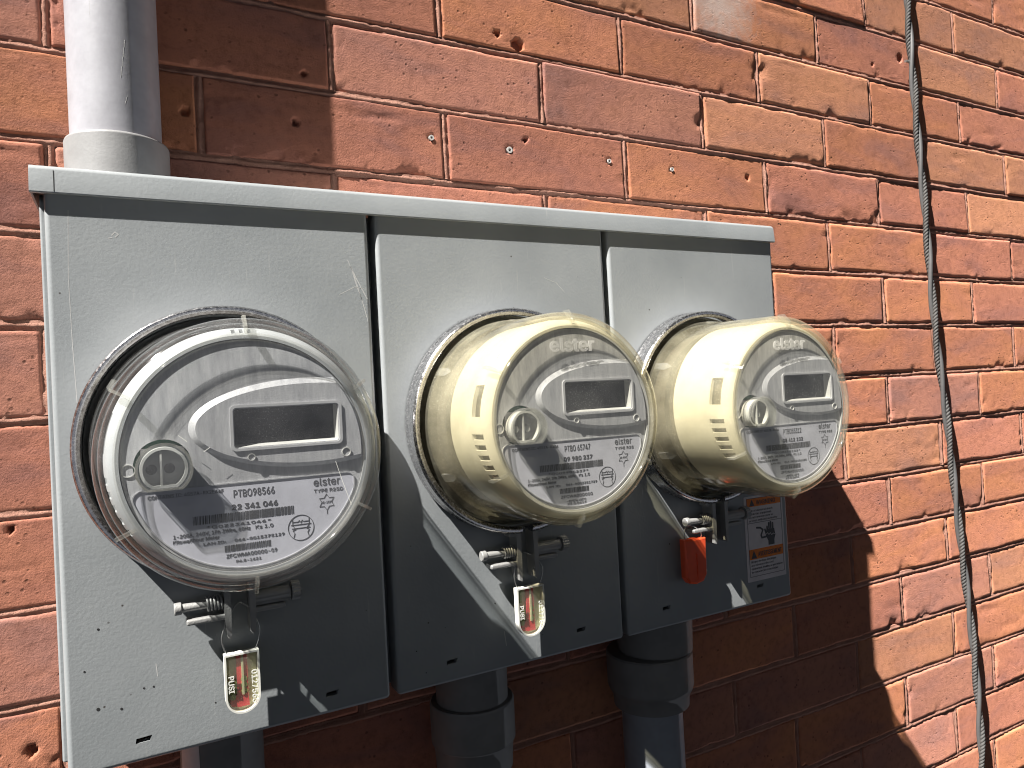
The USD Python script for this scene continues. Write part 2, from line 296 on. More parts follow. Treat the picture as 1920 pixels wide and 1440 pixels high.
fix = {7: [1246], 6: [920, 1131], 5: [601, 819, 1031, 1243], 4: [277, 493, 705, 922, 1134], 3: [-45, 169, 388, 608, 822, 1040, 1251], 2: [59, 276, 491, 708, 927, 1140], 1: [-46, 167, 385, 605, 819, 1036, 1252], 0: [708, 926, 1139], -1: [819, 1037, 1246], -2: [702, 921, 1141], -3: [827, 1038, 1253], -4: [702, 913, 1135], -5: [828, 1037], -6: [714, 926, 1141], -7: [608, 826, 1040], -8: [707, 923, 1135], -9: [823, 1032], -10: [707, 918, 1124]}
joints = {}
k = 0
for row in range(ROW_BOT, ROW_TOP + 1):
    base = 169 if row % 2 else 59
    js = [base + 217.3 * i + RNG.normal(0, 3) for i in range(-3, 8)]
    for f in fix.get(row, []):
        i = int(np.argmin(np.abs(np.array(js) - f))); js[i] = f
    js = [j for j in js if U_LEFT - 180 < j < U_RIGHT + 120]
    joints[row] = js
    for a, b in zip(js[:-1], js[1:]):
        v0 = row * PITCH_V + 3.1 + RNG.normal(0, 0.5); v1 = (row + 1) * PITCH_V - 3.1 + RNG.normal(0, 0.5)
        ga, gb = 3.2 + RNG.uniform(-0.8, 0.8), 3.2 + RNG.uniform(-0.8, 0.8)
        mt = BRICK[RNG.choice(4, p=[0.36, 0.30, 0.18, 0.16] if (a + b) / 2 > 300 else [0.18, 0.36, 0.42, 0.04])]
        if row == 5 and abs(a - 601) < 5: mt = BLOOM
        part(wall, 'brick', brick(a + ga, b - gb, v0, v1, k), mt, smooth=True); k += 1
def bead(p0, p1, wid, seed):
    """A struck mortar joint: a raised ridge between two grooves."""
    p0, p1 = np.array(p0, float), np.array(p1, float); L_ = np.linalg.norm(p1 - p0); t = (p1 - p0) / L_; nrm = np.array([-t[1], t[0]])
    n = int(L_ / 2.5) + 2; s = np.linspace(0, L_, n)
    prof = np.array([(-1.6, -6.5), (-1.05, -1.7), (-0.55, -1.6), (-0.32, -0.5), (0.0, -0.1), (0.32, -0.6), (0.55, -1.5), (1.05, -1.5), (1.6, -6.5)])
    A = p0 + np.outer(s, t)
    wv = (meshkit.fbm(np.stack([s / 40, s * 0 + seed, s * 0], 1), 2, 2) - 0.5) * 1.8
    V = np.empty((n, len(prof), 3))
    for i, (o, h) in enumerate(prof):
        q = A + nrm * (o * wid + wv)[:, None]
        V[:, i, :2] = q
        V[:, i, 2] = h + (meshkit.fbm(np.stack([q[:, 0] / 4.0, q[:, 1] / 3.0, q[:, 0] * 0 + seed], 1), 3, 4) - 0.5) * 2.4 + (meshkit.noise(np.stack([q[:, 0] / 26, q[:, 1] / 26, q[:, 0] * 0 + seed], 1), 8) - 0.6) * 1.6
    idx = np.arange(n * len(prof)).reshape(n, -1)
    a, b, c, d = idx[:-1, :-1].ravel(), idx[1:, :-1].ravel(), idx[1:, 1:].ravel(), idx[:-1, 1:].ravel()
    return trimesh.Trimesh(V.reshape(-1, 3), np.vstack([np.stack([a, b, c], 1), np.stack([a, c, d], 1)]), process=False)
def strips(ms):
    return cat(ms)
beads = [box(U_LEFT - 150, U_RIGHT + 60, ROW_BOT * PITCH_V - 6, (ROW_TOP + 1) * PITCH_V + 6, -60, -6.8)]
for row in range(ROW_BOT, ROW_TOP + 2):
    beads.append(bead((U_LEFT - 140, row * PITCH_V), (U_RIGHT + 50, row * PITCH_V), 3.7, row * 3.1))
for row, js in joints.items():
    for j in js[1:-1]:
        beads.append(bead((j, (row + 1) * PITCH_V - 3), (j, row * PITCH_V + 3), 3.7, j))
part(wall, 'mortar', strips(beads), MORTAR, smooth=30)
for hu, hv, hr in [(262, 179, 2.5), (346, 177, 3.2), (469, 179, 2.4), (557, 179, 2.3)]:      # plastic plugs left in the drilled holes
    ring = ext(sg.Point(hu, hv).buffer(hr, quad_segs=8).difference(sg.Point(hu, hv).buffer(hr * 0.5, quad_segs=6)), -6, 0.6)
    part(wall, 'wall_plug', ring, PLUG)

# ------------------------------------------------------------------ meter cabinet
cab = thing('meter_cabinet', 'long grey painted steel cabinet with three round meter openings under a drip lid', 'cabinet')
EDGE = [(-43, 164), (170, 381.5), (387, 597.5)]
BOT, TOP, FRONT = -292.5, 79.0, 100.0
MU, MV = [57.5, 277.2, 487.1], [-90.8, -90.1, -90.6]
def outline(u0, u1, v0, v1, r, n=6):
    pts = []
    for cu, cv, a0 in ((u1 - r, v1 - r, 0), (u0 + r, v1 - r, 90), (u0 + r, v0 + r, 180), (u1 - r, v0 + r, 270)):
        for i in range(n + 1):
            a = math.radians(a0 + 90 * i / n); pts.append((cu + r * math.cos(a), cv + r * math.sin(a)))
    return np.array(pts)
def loft(rings):
    """rings: list of (n,3) loops, from back to front; counter-clockwise seen from the front."""
    n = len(rings[0]); V = np.vstack(rings); F = []
    for i in range(len(rings) - 1):
        for j in range(n):
            p, q = i * n + j, i * n + (j + 1) % n
            F += [(p, q, q + n), (p, q + n, p + n)]
    return V, np.array(F)
def slot(u, v): return sg.Polygon([(u - 4.6, v - 1.7), (u + 3.6, v - 1.5), (u + 5.0, v + 1.9), (u - 4.2, v + 1.4)])
SLOTS = [[(-1, -278.5), (120.5, -278.3)], [(215, -276.2), (336.6, -275.5)], [(431.7, -274.5), (553, -274.6)]]
part(cab, 'enclosure', rbox(-47, 601, BOT + 4, 76, 3, 82, 1.5), PAINT)
for i, (a, b) in enumerate(EDGE):
    R = 3.2
    rings = []
    rings.append(np.c_[outline(a, b, BOT, TOP, 3.0), np.full(28, FRONT - 17.0)])
    for q in np.linspace(0, PI / 2, 6):
        ins = R * (1 - math.cos(q)); o = outline(a + ins, b - ins, BOT + ins, TOP - ins, max(3.0 - ins * 0.6, 0.8))
        rings.append(np.c_[o, np.full(28, FRONT - R + R * math.sin(q))])
    V, F = loft(rings)
    hole = sg.Point(MU[i], MV[i]).buffer(88, quad_segs=24)
    front = sg.Polygon(rings[-1][:, :2]).difference(hole)
    for s in SLOTS[i]: front = front.difference(slot(*s))
    tv, tf = trimesh.creation.triangulate_polygon(front, engine='earcut')
    tv = np.c_[tv, np.full(len(tv), FRONT)]
    sheet = cat([trimesh.Trimesh(V, F, process=False), trimesh.Trimesh(tv, tf, process=False)])
    sheet.merge_vertices(digits_vertex=4)
    # rolled lip of the meter opening and the turned-in edges of the slots
    lip = rev([(88, FRONT), (87, FRONT + 0.6), (86, FRONT), (86, FRONT - 16)], 96); lip.apply_translation([MU[i], MV[i], 0])
    pn = part(cab, 'cover_panel', cat([sheet, lip]), PAINT, smooth=35)
    for s in SLOTS[i]:
        part(pn, 'knockout_slot', ext(slot(*s).buffer(0.5).difference(slot(*s)), FRONT - 5, FRONT - 0.3), PAINT)
DOTS = [[(-23.6, -203.2, .7), (-32, -228, .6), (-25.5, -252.9, 1.0), (-12.7, -255.8, .75), (0.4, -245.8, .6), (6, -246.1, .6), (42.5, -265.5, .5), (30, -158, .5)], [(255, -238, .6), (186, -262, .5), (193, -280, .45)], [(553, -258, .5)]]
# paint missing in small round spots
for ds in DOTS:
    for u, v, r in ds:
        d = ext(sg.Point(u, v).buffer(r, quad_segs=5), FRONT - 0.05, FRONT + 0.12); part(cab, 'paint_chip', d, DARK)
# scuffs where the paint is scraped pale
def scrape(parent, pts, r, w):
    part(parent, 'scratch', ext(sg.LineString(pts).buffer(r, quad_segs=3), w - .02, w + .05), SCUFF, smooth=False)
for pts, r in (([(147.5, 38), (150.5, 30), (153, 20), (157, 8)], .22), ([(149.5, 33), (153.5, 24), (158, 15), (161, 9)], .3), ([(152, 26), (155, 15), (158.5, 2), (160.8, -8)], .2), ([(140, 12), (152, 18), (159, 17)], .16),
               ([(-6.4, 47.6), (-4.6, 49.8), (-2.6, 48.4), (-4.4, 46.6)], .35), ([(-8.4, 45.6), (-6.2, 46.2)], .3), ([(8, -232), (8.6, -240)], .25), ([(262, -262), (263.4, -274)], .3), ([(318, 30), (330, 26), (338, 18)], .15), ([(-30, 62), (-31.4, 20), (-30.8, -22), (-29.6, -60)], .18)):
    scrape(cab, pts, r, FRONT)
# drip lid: bent sheet, its front lip rounded over at the top
def lid():
    prof = [(71.5, 100.6), (71.2, 101.4), (71.4, 103.4), (72.2, 103.8), (86.0, 102.6), (88.2, 101.0), (89.4, 98.8), (93.5, 3.0), (92.0, 3.0), (87.6, 97.2), (86.2, 99.6), (84.8, 100.4), (72.6, 101.4)]
    pr = np.array(prof); us = np.linspace(-50, 598.5, 60); rings = []
    for u in us:
        tl = 0.0058 * (u + 50); rings.append(np.c_[np.full(len(pr), u), pr[:, 0] + tl, pr[:, 1]])
    V, F = loft(rings); n = len(pr)
    caps = []
    for u, s in ((-50, -1), (598.5, 1)):
        tl = 0.0058 * (u + 50)
        poly = sg.Polygon([(3, 72 + tl), (102.6, 72 + tl), (102.4, 86 + tl), (100.5, 88.4 + tl), (98, 89 + tl), (3, 93 + tl)])
        tv, tf = trimesh.creation.triangulate_polygon(poly, engine='earcut')
        th = trimesh.creation.extrude_polygon(poly, 1.2, engine='earcut'); q = th.vertices
        th.vertices = np.c_[u - s * 0.05 - (1.2 if s > 0 else 0) + q[:, 2], q[:, 1], q[:, 0]]; caps.append(th)
    return trimesh.Trimesh(V, F[:, ::-1], process=False), caps
lm, caps = lid()
lm.fix_normals()
part(cab, 'drip_lid', lm, PAINT, smooth=40)
for c in caps: part(cab, 'lid_end', c, PAINT)
part(cab, 'lid_seam', m3.Manifold.hull_points(np.array([(a, b, c) for a in (-37.1, -36.7) for b, c in ((72.6, 103.95), (72.6, 103.0), (86.0, 102.78), (86.0, 102.0))], np.float32)), DARK)
# warning sticker
st = part(cab, 'warning_sticker', ext(rrect(536.2, -269.2, 590.6, -184, 1.0), FRONT + 0.15, FRONT + 0.4), STICKER, label='white and orange electric shock warning sticker')
def frame(u0, v0, u1, v1, t): return sg.box(u0, v0, u1, v1).difference(sg.box(u0 + t, v0 + t, u1 - t, v1 - t))
W1, W2 = FRONT + 0.5, FRONT + 0.6
part(st, 'border_line', cat([ext(frame(539.6, -264.5, 588.2, -186, 0.45), W1, W2), box(540, 587.8, -211.2, -210.7, W1, W2)]), INK)
part(st, 'orange_band', box(540.2, 587.6, -194.6, -186.4, W1 - 0.05, W1 + 0.05), ORANGE)
part(st, 'orange_band', box(540.2, 587.6, -247.3, -237.2, W1 - 0.05, W1 + 0.05), ORANGE)
ink = [ext(sg.Polygon([(543.5, -193.8), (550.5, -193.8), (547, -187.2)]), W1 + .1, W1 + .25), text('WARNING', 553, 580, -193, 4.2, W1 + .1, .15, True),
       ext(sg.Polygon([(542.5, -246.4), (550, -246.4), (546.2, -238.4)]), W1 + .1, W1 + .25), text('AVERTISSEMENT', 552, 585.5, -244.8, 4.4, W1 + .1, .15, True)]
for j, s in enumerate(['Risk of electrical shock', 'inside this equipment.', 'Do not remove cover or', 'access without authority']):
    ink.append(text(s, 542, [576, 574, 576, 582][j], -199.6 - j * 3.3, 2.0, W1, .15))
for j, s in enumerate(['Risque de choc électrique', 'au niveau de cet', 'équipement. Veuillez ne pas enlever', 'le couvercle ni accéder']):
    ink.append(text(s, 542, [577, 573, 586, 579][j], -250.6 - j * 3.4, 2.0, W1, .15))
for q in ink: part(st, 'printed_line', q, INK, smooth=False)
hand = [sg.Polygon([(565.8, -220), (576.2, -220), (577.4, -226), (575.6, -231), (575.6, -235.2), (567.8, -235.2), (567.8, -231), (564.8, -226)]).buffer(.4)]
for fu, fv in ((566.6, -217), (569.2, -213.6), (571.8, -213.0), (574.6, -214.2)):
    hand.append(sg.LineString([(fu, fv), (fu + .2, -222)]).buffer(1.05))
hand.append(sg.LineString([(563.4, -219.5), (565.4, -225)]).buffer(1.0))
wire = sg.LineString([(552, -216.2), (557, -216.8), (560.4, -219.2), (557.6, -224.4), (558.6, -227), (564, -226.8)]).buffer(0.95)

shock = sg.LineString([(564, -224.6), (567, -223.2), (568.6, -225.2), (571, -223.6), (572.4, -226), (575, -224.6), (577, -225.6)]).buffer(0.35)
hs = shapely.union_all(hand).union(wire).difference(shock)
part(st, 'shock_hand', ext(hs, W1, W1 + .12), INK, smooth=False)

# ------------------------------------------------------------------ meters
def sheet_of(poly, w):
    tv, tf = trimesh.creation.triangulate_polygon(poly, engine='earcut')
    return trimesh.Trimesh(np.c_[tv, np.full(len(tv), w)], tf, process=False)
def clip(poly, r): return poly.intersection(sg.Point(0, 0).buffer(r, quad_segs=40))
def ring2d(u, v, r, t): return sg.Point(u, v).buffer(r, quad_segs=12).difference(sg.Point(u, v).buffer(r - t, quad_segs=12))
def bars(u0, u1, v0, v1, w, seed):
    r = random.Random(seed); u = u0; out = []
    while u < u1 - 0.5:
        t = r.choice([0.22, 0.22, 0.42, 0.55]); out.append(box(u, min(u + t, u1), v0, v1, w, w + .1)); u += t + r.choice([0.25, 0.25, 0.5])
    return cat(out)
INFO = [
 dict(wf=112.5, dv=-3.6, ic='CONTAINS IC: 4557A-RX2EA4F', no='PTBO98566', sn='22 341 046', code='*G022341046*', typ='TYPE R2SD', ae='AE-1570', lan='064-0015375129', z='ZFCWMA00000-09', r=['R4.8-1621'],
      label='nearest round electric meter, its cover colourless and its two port holes open to view', clear=CLEAR, face=CLEAR_FACE),
 dict(wf=104.5, dv=2.0, ic='CONTAINS IC: 4557A-R2EA', no='PTBO 65747', sn='09 980 237', code='*G009980237*', typ='TYPE R2S', ae='AE-0719', lan='064-0003351729', z='ZFCWA000000', r=['-35°C to +53°C', 'X2.0.0615'],
      label='middle round electric meter with yellowed dusty cover, between the clear one and the farthest one', clear=AGED, face=AGED_FACE),
 dict(wf=112.0, dv=-0.2, ic='CONTAINS IC: 4557A-R2EA', no='PTBO55312', sn='08 412 102', code='*G008412102*', typ='TYPE R2S', ae='AE-0719', lan='064-0002456688', z='ZFCWA000000', r=['-35°C to +53°C', 'X2.0.0401'],
      label='farthest round electric meter with yellowed cover, above the orange warning sticker', clear=AGED, face=AGED_FACE)]
def meter(i):
    o = INFO[i]; wf = o['wf']; dv = o['dv']
    t = thing('electric_meter', o['label'], 'electric meter', (MU[i], MV[i], FRONT), 'round electric meters on the cabinet')
    def sh(m, du=0):                                 # the meter sits a little off the middle of its socket
        if hasattr(m, 'to_mesh'):
            q = m.to_mesh(); m = trimesh.Trimesh(q.vert_properties[:, :3], q.tri_verts, process=False)
        m = m.copy(); k = np.clip(m.vertices[:, 2] / 60, 0, 1); m.vertices[:, 1] += dv * k; return m
    # base and works behind the cover
    part(t, 'meter_base', sh(rev([(0, -40), (80, -40), (82, -30), (82, 6), (78, 12), (70, 13), (70, 30), (0, 30)], 96)), CORE)
    part(t, 'meter_works', sh(rev([(0, 28), (64, 28), (66, 34), (66, wf - 15), (0, wf - 15)], 96)), CORE)
    # white shroud with its slot and vents
    w1 = wf - 4.6
    s0 = 44 if i else 58
    prof = [(72.0, s0), (71.5, w1 - 14), (70.8, w1 - 7), (68.6, w1 - 2.2), (66.0, w1), (64.2, w1), (64.2, w1 - 3), (68.5, w1 - 9), (69.5, s0), (72.0, s0)]
    shroud = mani(rev(prof, 160))
    def cut(a, rw, w_a, w_b, hgt):
        b = mani(box(-8, 8, -hgt / 2, hgt / 2, w_a, w_b)).translate([69, 0, 0]).rotate([0, 0, a]); return b
    cuts = cut(167, 0, w1 - 20, w1 - 8, 22)
    for k, a in enumerate((187, 193, 199, 205, 211)):
        cuts = cuts + cut(a, 0, w1 - 21 + k * 0.8, w1 - 6 + k * 0.2, 4.0)
    for a in ((88, 91.5, 95) if i == 0 else ()): cuts = cuts + cut(a, 0, w1 - 5, w1 - 1.2, 2.0)
    part(t, 'shroud', sh(shroud - cuts), WHITE if i else GREYWHITE, smooth=40)
    # face plate
    fp = w1 - 1.2
    eye = affinity.translate(affinity.scale(sg.Point(0, 0).buffer(1, quad_segs=48), 66, 25.5), 35, 16)
    eye_b = clip(eye, 63.0); eye_t = clip(affinity.translate(affinity.scale(sg.Point(0, 0).buffer(1, quad_segs=48), 62.6, 22.6), 35, 15.6), 62.0)
    port = sg.Point(-43.8, -2.6).buffer(14.0, quad_segs=16).intersection(sg.box(-80, -14.9, 0, 40))
    win = rrect(-8.0, 4.2, 49.0, 25.4, 1.6)
    disc = sg.Point(0, 0).buffer(63.9, quad_segs=40).difference(port).difference(win)
    plate = part(t, 'face_plate', sh(ext(disc, fp - 2.2, fp)), FACE)
    b = np.array(eye_b.exterior.coords); tp = np.array(eye_t.exterior.coords)
    pad = m3.Manifold.hull_points(np.vstack([np.c_[b, np.full(len(b), fp + 0.02)], np.c_[tp, np.full(len(tp), fp + 2.3)]]).astype(np.float32))
    pad = pad - mani(ext(win, fp - 5, fp + 9))
    bz = part(t, 'display_bezel', sh(pad), FACE, smooth=25)
    rim = rrect(-10.2, 2.2, 51.2, 27.4, 3.0).difference(rrect(-8.6, 3.6, 49.6, 26.0, 2.0))
    part(bz, 'window_frame', sh(ext(rim, fp + 2.2, fp + 3.2)), plain(f'frame_grey_{i}', (0.5, 0.5, 0.5), 0.35))
    slope = m3.Manifold.hull_points(np.array([(x, y, z) for x, y, z in [(-8, 4.2, fp + 2.2), (49, 4.2, fp + 2.2), (-8, 4.2, fp - 3), (49, 4.2, fp - 3), (-8, 5.7, fp - 3), (49, 5.7, fp - 3)]], np.float32))
    slope2 = m3.Manifold.hull_points(np.array([(x, y, z) for x, y, z in [(49, 4.2, fp + 2.2), (49, 25.4, fp + 2.2), (49, 4.2, fp - 3), (49, 25.4, fp - 3), (47.7, 5, fp - 3), (47.7, 25.4, fp - 3)]], np.float32))
    part(bz, 'window_sill', sh(slope + slope2), WHITE)
    part(t, 'display', sh(box(-8.6, 49.6, 3.6, 26, fp - 6, fp - 3)), LCD)
    part(plate, 'button', sh(ext(ring2d(53, -3, 2.7, .5), fp + .05, fp + 2.9)), WHITE)
    part(plate, 'moulding_mark', sh(ext(ring2d(.3, -1.6, 2.0, .35), fp + .05, fp + 2.8)), WHITE)
    part(plate, 'moulding_mark', sh(ext(ring2d(-60.1, -3.7, 3.4, .4).intersection(sg.Point(0, 0).buffer(63.5)), fp - .1, fp + .5)), WHITE)
    # optical port
    pc = sg.Point(-43.5, -3.8)
    def dee(r, cutv): return pc.buffer(r, quad_segs=20).intersection(sg.box(-80, cutv, 0, 40))
    hp = part(t, 'optical_port', sh(ext(dee(11.4, -13.4).difference(dee(10.0, -12.2)), fp - 3, fp + 7)), WHITE)
    part(hp, 'port_back', sh(box(-54, -33, -13, 7, fp - 5, fp - 2.6)), PORTGREY)
    part(hp, 'port_divider', sh(box(-45.3, -44.4, -12.3, 5.6, fp - 2.6, fp + 6.5)), WHITE)
    for eu in (-49.2, -40.6):
        if i == 0: part(hp, 'port_eye', sh(ext(sg.Point(eu, -4.2).buffer(2.7, quad_segs=8), fp - 2.6, fp - 2.2)), DARK)
        else:
            q = rev([(0, 0), (3.6, 0), (3.4, 3), (2.2, 6), (0, 7)], 20); q.apply_translation([eu, -4.5, fp - 2.6]); part(hp, 'port_eye', sh(q), STEEL)
    part(hp, 'circuit_board', sh(ext(sg.Point(-43.5, -1.8).buffer(15.5), fp - 7, fp - 5.2)), GREEN)
    pw = wf + (6.5 if i else 3.5)
    shell = ext(dee(13.4, -14.4).difference(dee(12.0, -13.4)), wf - 1.6, pw)
    part(hp, 'port_barrel', sh(cat([shell, ext(dee(12.6, -13.9), pw - 1.0, pw + 0.4)])), o['face'], label='clear barrel over the optical port')
    part(hp, 'barrel_rim', sh(ext(dee(13.7, -14.7).difference(dee(12.3, -13.6)), pw + .45, pw + 1.1)), MOULD)
    # name plate and printing
    npoly = sg.box(-70, -80, 57, -15.2).intersection(sg.Point(0, 0).buffer(61.8, quad_segs=40)).buffer(-4).buffer(4)
    pl = part(t, 'name_plate', sh(ext(npoly, fp + .05, fp + .35)), NAME)
    part(pl, 'plate_rim', sh(ext(npoly.buffer(.5).difference(npoly.buffer(-.15)), fp + .05, fp + .8)), FACE)
    w = fp + .42
    tx = [text(o['ic'], -51.6, -14.9, -19.6, 1.9, w), text(o['no'], -9.8, 11.7, -22.9, 4.0, w), text(o['sn'], -11, 13.2, -29.6, 2.8, w, bold=True),
          bars(-30.6, 22.4, -35.6, -31.0, w, 3 + i), text(o['code'], -24, 9, -38.3, 1.5, w), text('1-200A, 240V, 1Ph 3Wire, 60Hz', -40.5, -2, -41.4, 1.9, w), text('Ks 1.0', 0.8, 10.2, -41.4, 1.9, w),
          text('Kilowatthour Meter', -40.7, -18, -44.2, 1.9, w), text('LAN ID:', -26, -14.8, -46.9, 1.4, w), text(o['lan'], -10.3, 16.1, -46.9, 1.5, w),
          bars(-15.5, 9.1, -52, -48.5, w, 23 + i), text(o['z'], -14.9, 11.7, -55.4, 2.0, w), text(o['typ'], 33.5, 50.4, -25.2, 1.9, w),
          text(o['ae'], 37.4, 43.8, -31.8, 1.2, w)]
    for j, s in enumerate(o['r']): tx.append(text(s, -10, 3 if i == 0 else 6, -58.4 - 2.0 * j, 1.4, w))
    for q in tx: part(pl, 'barcode' if len(q.faces) % 12 == 0 and len(q.vertices) % 8 == 0 else 'printed_line', sh(q), INK, smooth=False)
    part(pl, 'maker_name', sh(text('elster', 33.6, 48.8, -21.4, 4.4, w)), INK, smooth=False)
    star = [(40.6 + r * math.sin(a), -31.2 + r * math.cos(a)) for k in range(12) for r, a in [((5.0 if k % 2 == 0 else 3.0), k * PI / 6)]]
    sp = sg.Polygon(star); sym = [sp.difference(sp.buffer(-.28)), ring2d(25.4, -44, 7.3, .3)]
    for ln in ([(20.8, -40.6), (24, -40.6), (24.6, -39.8), (25.4, -41.2), (26.2, -39.8), (26.8, -40.6), (30, -40.6)], [(20.8, -39), (20.8, -42.4), (22.4, -44.6), (20.8, -45.4), (21.8, -47), (21.2, -49)], [(30, -39), (30, -42.4), (28.4, -44.6), (30, -45.4), (29, -47), (29.6, -49)], [(20, -42.2), (31, -42.2)], [(20.4, -44.2), (30.4, -44.2)], [(40.6, -36.2), (40.6, -38)]):
        sym.append(sg.LineString(ln).buffer(.17))
    part(pl, 'star_emblem', sh(cat([ext(q, w, w + .1) for q in (sym[0], sym[-1])])), INK, smooth=False)
    part(pl, 'wiring_emblem', sh(ext(shapely.union_all(sym[1:-1]), w, w + .1)), INK, smooth=False)
    # clear cover: side wall, shoulder and front
    side = [(84.5, 9), (84.5, 13), (81.5, 15), (80.0, 24), (78.6, 30), (77.0, wf - 24), (76.6, wf - 13), (75.4, wf - 7.5), (73.0, wf - 3.6), (69.8, wf - 1.2), (66.6, wf - 0.2)]
    inner = [(r - 2.6, w_ - (1.6 if w_ > wf - 14 else 0)) for r, w_ in side[::-1]]
    cov = part(t, 'clear_cover', sh(rev(side + inner[:-2], 160)), o['clear'], smooth=50)
    part(cov, 'front_lens', sh(sheet_of(sg.Point(0, 0).buffer(65.2, quad_segs=48).difference(dee(12.0, -13.4)), wf - 1.6)), o['face'])
    bead_ = [(65.2, wf - 1.6), (66.9, wf - 0.6), (66.6, wf + 0.5), (65.6, wf + 0.8), (64.9, wf + .2), (64.6, wf - 1.5)]
    part(cov, 'front_rim', sh(rev(bead_, 160)), RIM, smooth=60)
    part(cov, 'front_rim', sh(rev([(63.2, wf - 1.5), (63.3, wf - .7), (62.6, wf - .7), (62.5, wf - 1.5)], 160)), RIM, smooth=60, label='thin inner ring on the front of the cover')
    for a in range(30, 390, 60):
        rb = m3.Manifold.hull_points(np.array([(66.5, -.9, wf - .2), (66.5, .9, wf - .2), (70.5, -.8, wf + .3), (70.5, .8, wf + .3), (77.4, -.9, wf - 6), (77.4, .9, wf - 6), (77.4, -.7, wf - 13), (77.4, .7, wf - 13), (70, 0, wf - 6)], np.float32)).rotate([0, 0, a])
        part(cov, 'cover_rib', sh(rb), MOULD)
    for a in ((150, 210, 92) if i else (148,)):
        lu = m3.Manifold.hull_points(np.array([(79.2, -4, 20), (79.2, 4, 20), (81.2, -3, 20.5), (81.2, 3, 20.5), (79.2, -3.4, 33), (79.2, 3.4, 33), (78, 0, 40)], np.float32)).rotate([0, 0, a])
        part(cov, 'locating_lug', sh(lu), MOULD)
    if i == 0:
        for ln in ([(46, -8), (49.5, -20), (54, -34)], [(-36, 13), (-32, 9.5)], [(-24, 3.5), (-21, 5.5)]):
            part(cov, 'scratch', sh(ext(sg.LineString(ln).buffer(.13), wf - 1.55, wf - 1.45)), SEALEDGE, smooth=False)
    if i: part(cov, 'raised_maker_name', sh(text('elster', -20, 17, 47.5, 9.2, wf - 1.55, 1.0, True)), EMBOSS, smooth=30)
    return t
for i in range(3): meter(i)

# ------------------------------------------------------------------ sealing rings that clamp the meters
RL = ['steel sealing ring with screw clamp round the nearest clear meter', 'steel sealing ring with screw clamp round the middle meter, a red and green seal below', 'steel sealing ring with screw clamp round the farthest meter beside the warning sticker']
for i in range(3):
    t = thing('sealing_ring', RL[i], 'sealing ring', (MU[i], MV[i], FRONT), 'sealing rings round the meters')
    prof = [(90.2, .8), (91.4, 1.0), (91.6, 3), (90.6, 5), (90.6, 13.4), (91.2, 15.5), (91.0, 17.6), (89.8, 18.8), (88.0, 18.9), (86.2, 18.0), (85.4, 16.4), (85.6, 15.6), (86.8, 16.6), (88.6, 17.0), (89.2, 16), (89.2, 2), (90.2, .8)]
    band = mani(rev(prof, 192)) - mani(box(-3.2, 6.5, -110, -60, -5, 40))
    part(t, 'band', band, CHROME, smooth=40)
    for s, u in ((-1, -6.2), (1, 9.4)):
        tab = mani(ext(sg.Polygon([(-2.0, 0), (-2.0, -26), (-.6, -39), (1.2, -40), (1.8, -37), (2.0, -26), (2.2, 0)]), 4, 17)) if s < 0 else \
              mani(ext(sg.Polygon([(-2.2, 0), (-2.0, -26), (-1.8, -38), (-.6, -39.4), (1.2, -38), (2.0, -26), (2.0, 0)]), 4, 17))
        tab = tab.translate([u, -89.5, 0])
        a = rbox(u - 25, u - 1, -116.6, -112.8, 5, 16, 1.2) if s < 0 else rbox(u + 1, u + 22, -116.0, -112.4, 5, 14, 1.2)
        web = mani(ext(sg.Polygon([(u - 6 * 1.0, -113.5), (u, -113.5), (u, -121)] if s < 0 else [(u, -121), (u, -113), (u + 6, -113)]), 8, 13))
        foot = rbox(u - 7 if s < 0 else u, u if s < 0 else u + 7, -93.5, -88.6, 4, 15, 1.0)
        part(t, 'clamp_lug', tab + a + web + foot, ZINC, smooth=30)
    bolt = cat([rod_u(-37, -12, -105.4, 11.5, 2.7), rod_u(-38, -33.5, -105.4, 11.5, 4.0)])
    part(t, 'clamp_bolt', bolt, ZINC)
    q = np.linspace(0, 5 * 2 * PI, 110)
    part(t, 'spring', tube(np.c_[-18.5 + q / (10 * PI) * 10.5, -105.4 + 4.2 * np.cos(q), 11.5 + 4.2 * np.sin(q)], .85, 7), ZINC, smooth=True)
    part(t, 'screw_sleeve', cat([rod_u(11, 35, -105.8, 11.5, 4.2), rbox(12, 31, -112, -108, 6, 12, .8).to_mesh() and box(12, 31, -112, -109, 6, 11)]), ZINC)
    gear = sg.Polygon([((6.6 if k % 2 else 5.9) * math.cos(k * PI / 18), (6.6 if k % 2 else 5.9) * math.sin(k * PI / 18)) for k in range(36)])
    g = ext(gear, 35.5, 41); v = g.vertices.copy(); g.vertices = np.c_[v[:, 2], -105.8 + v[:, 0], 11.5 + v[:, 1]]
    part(t, 'clamp_knob', g, ZINC)

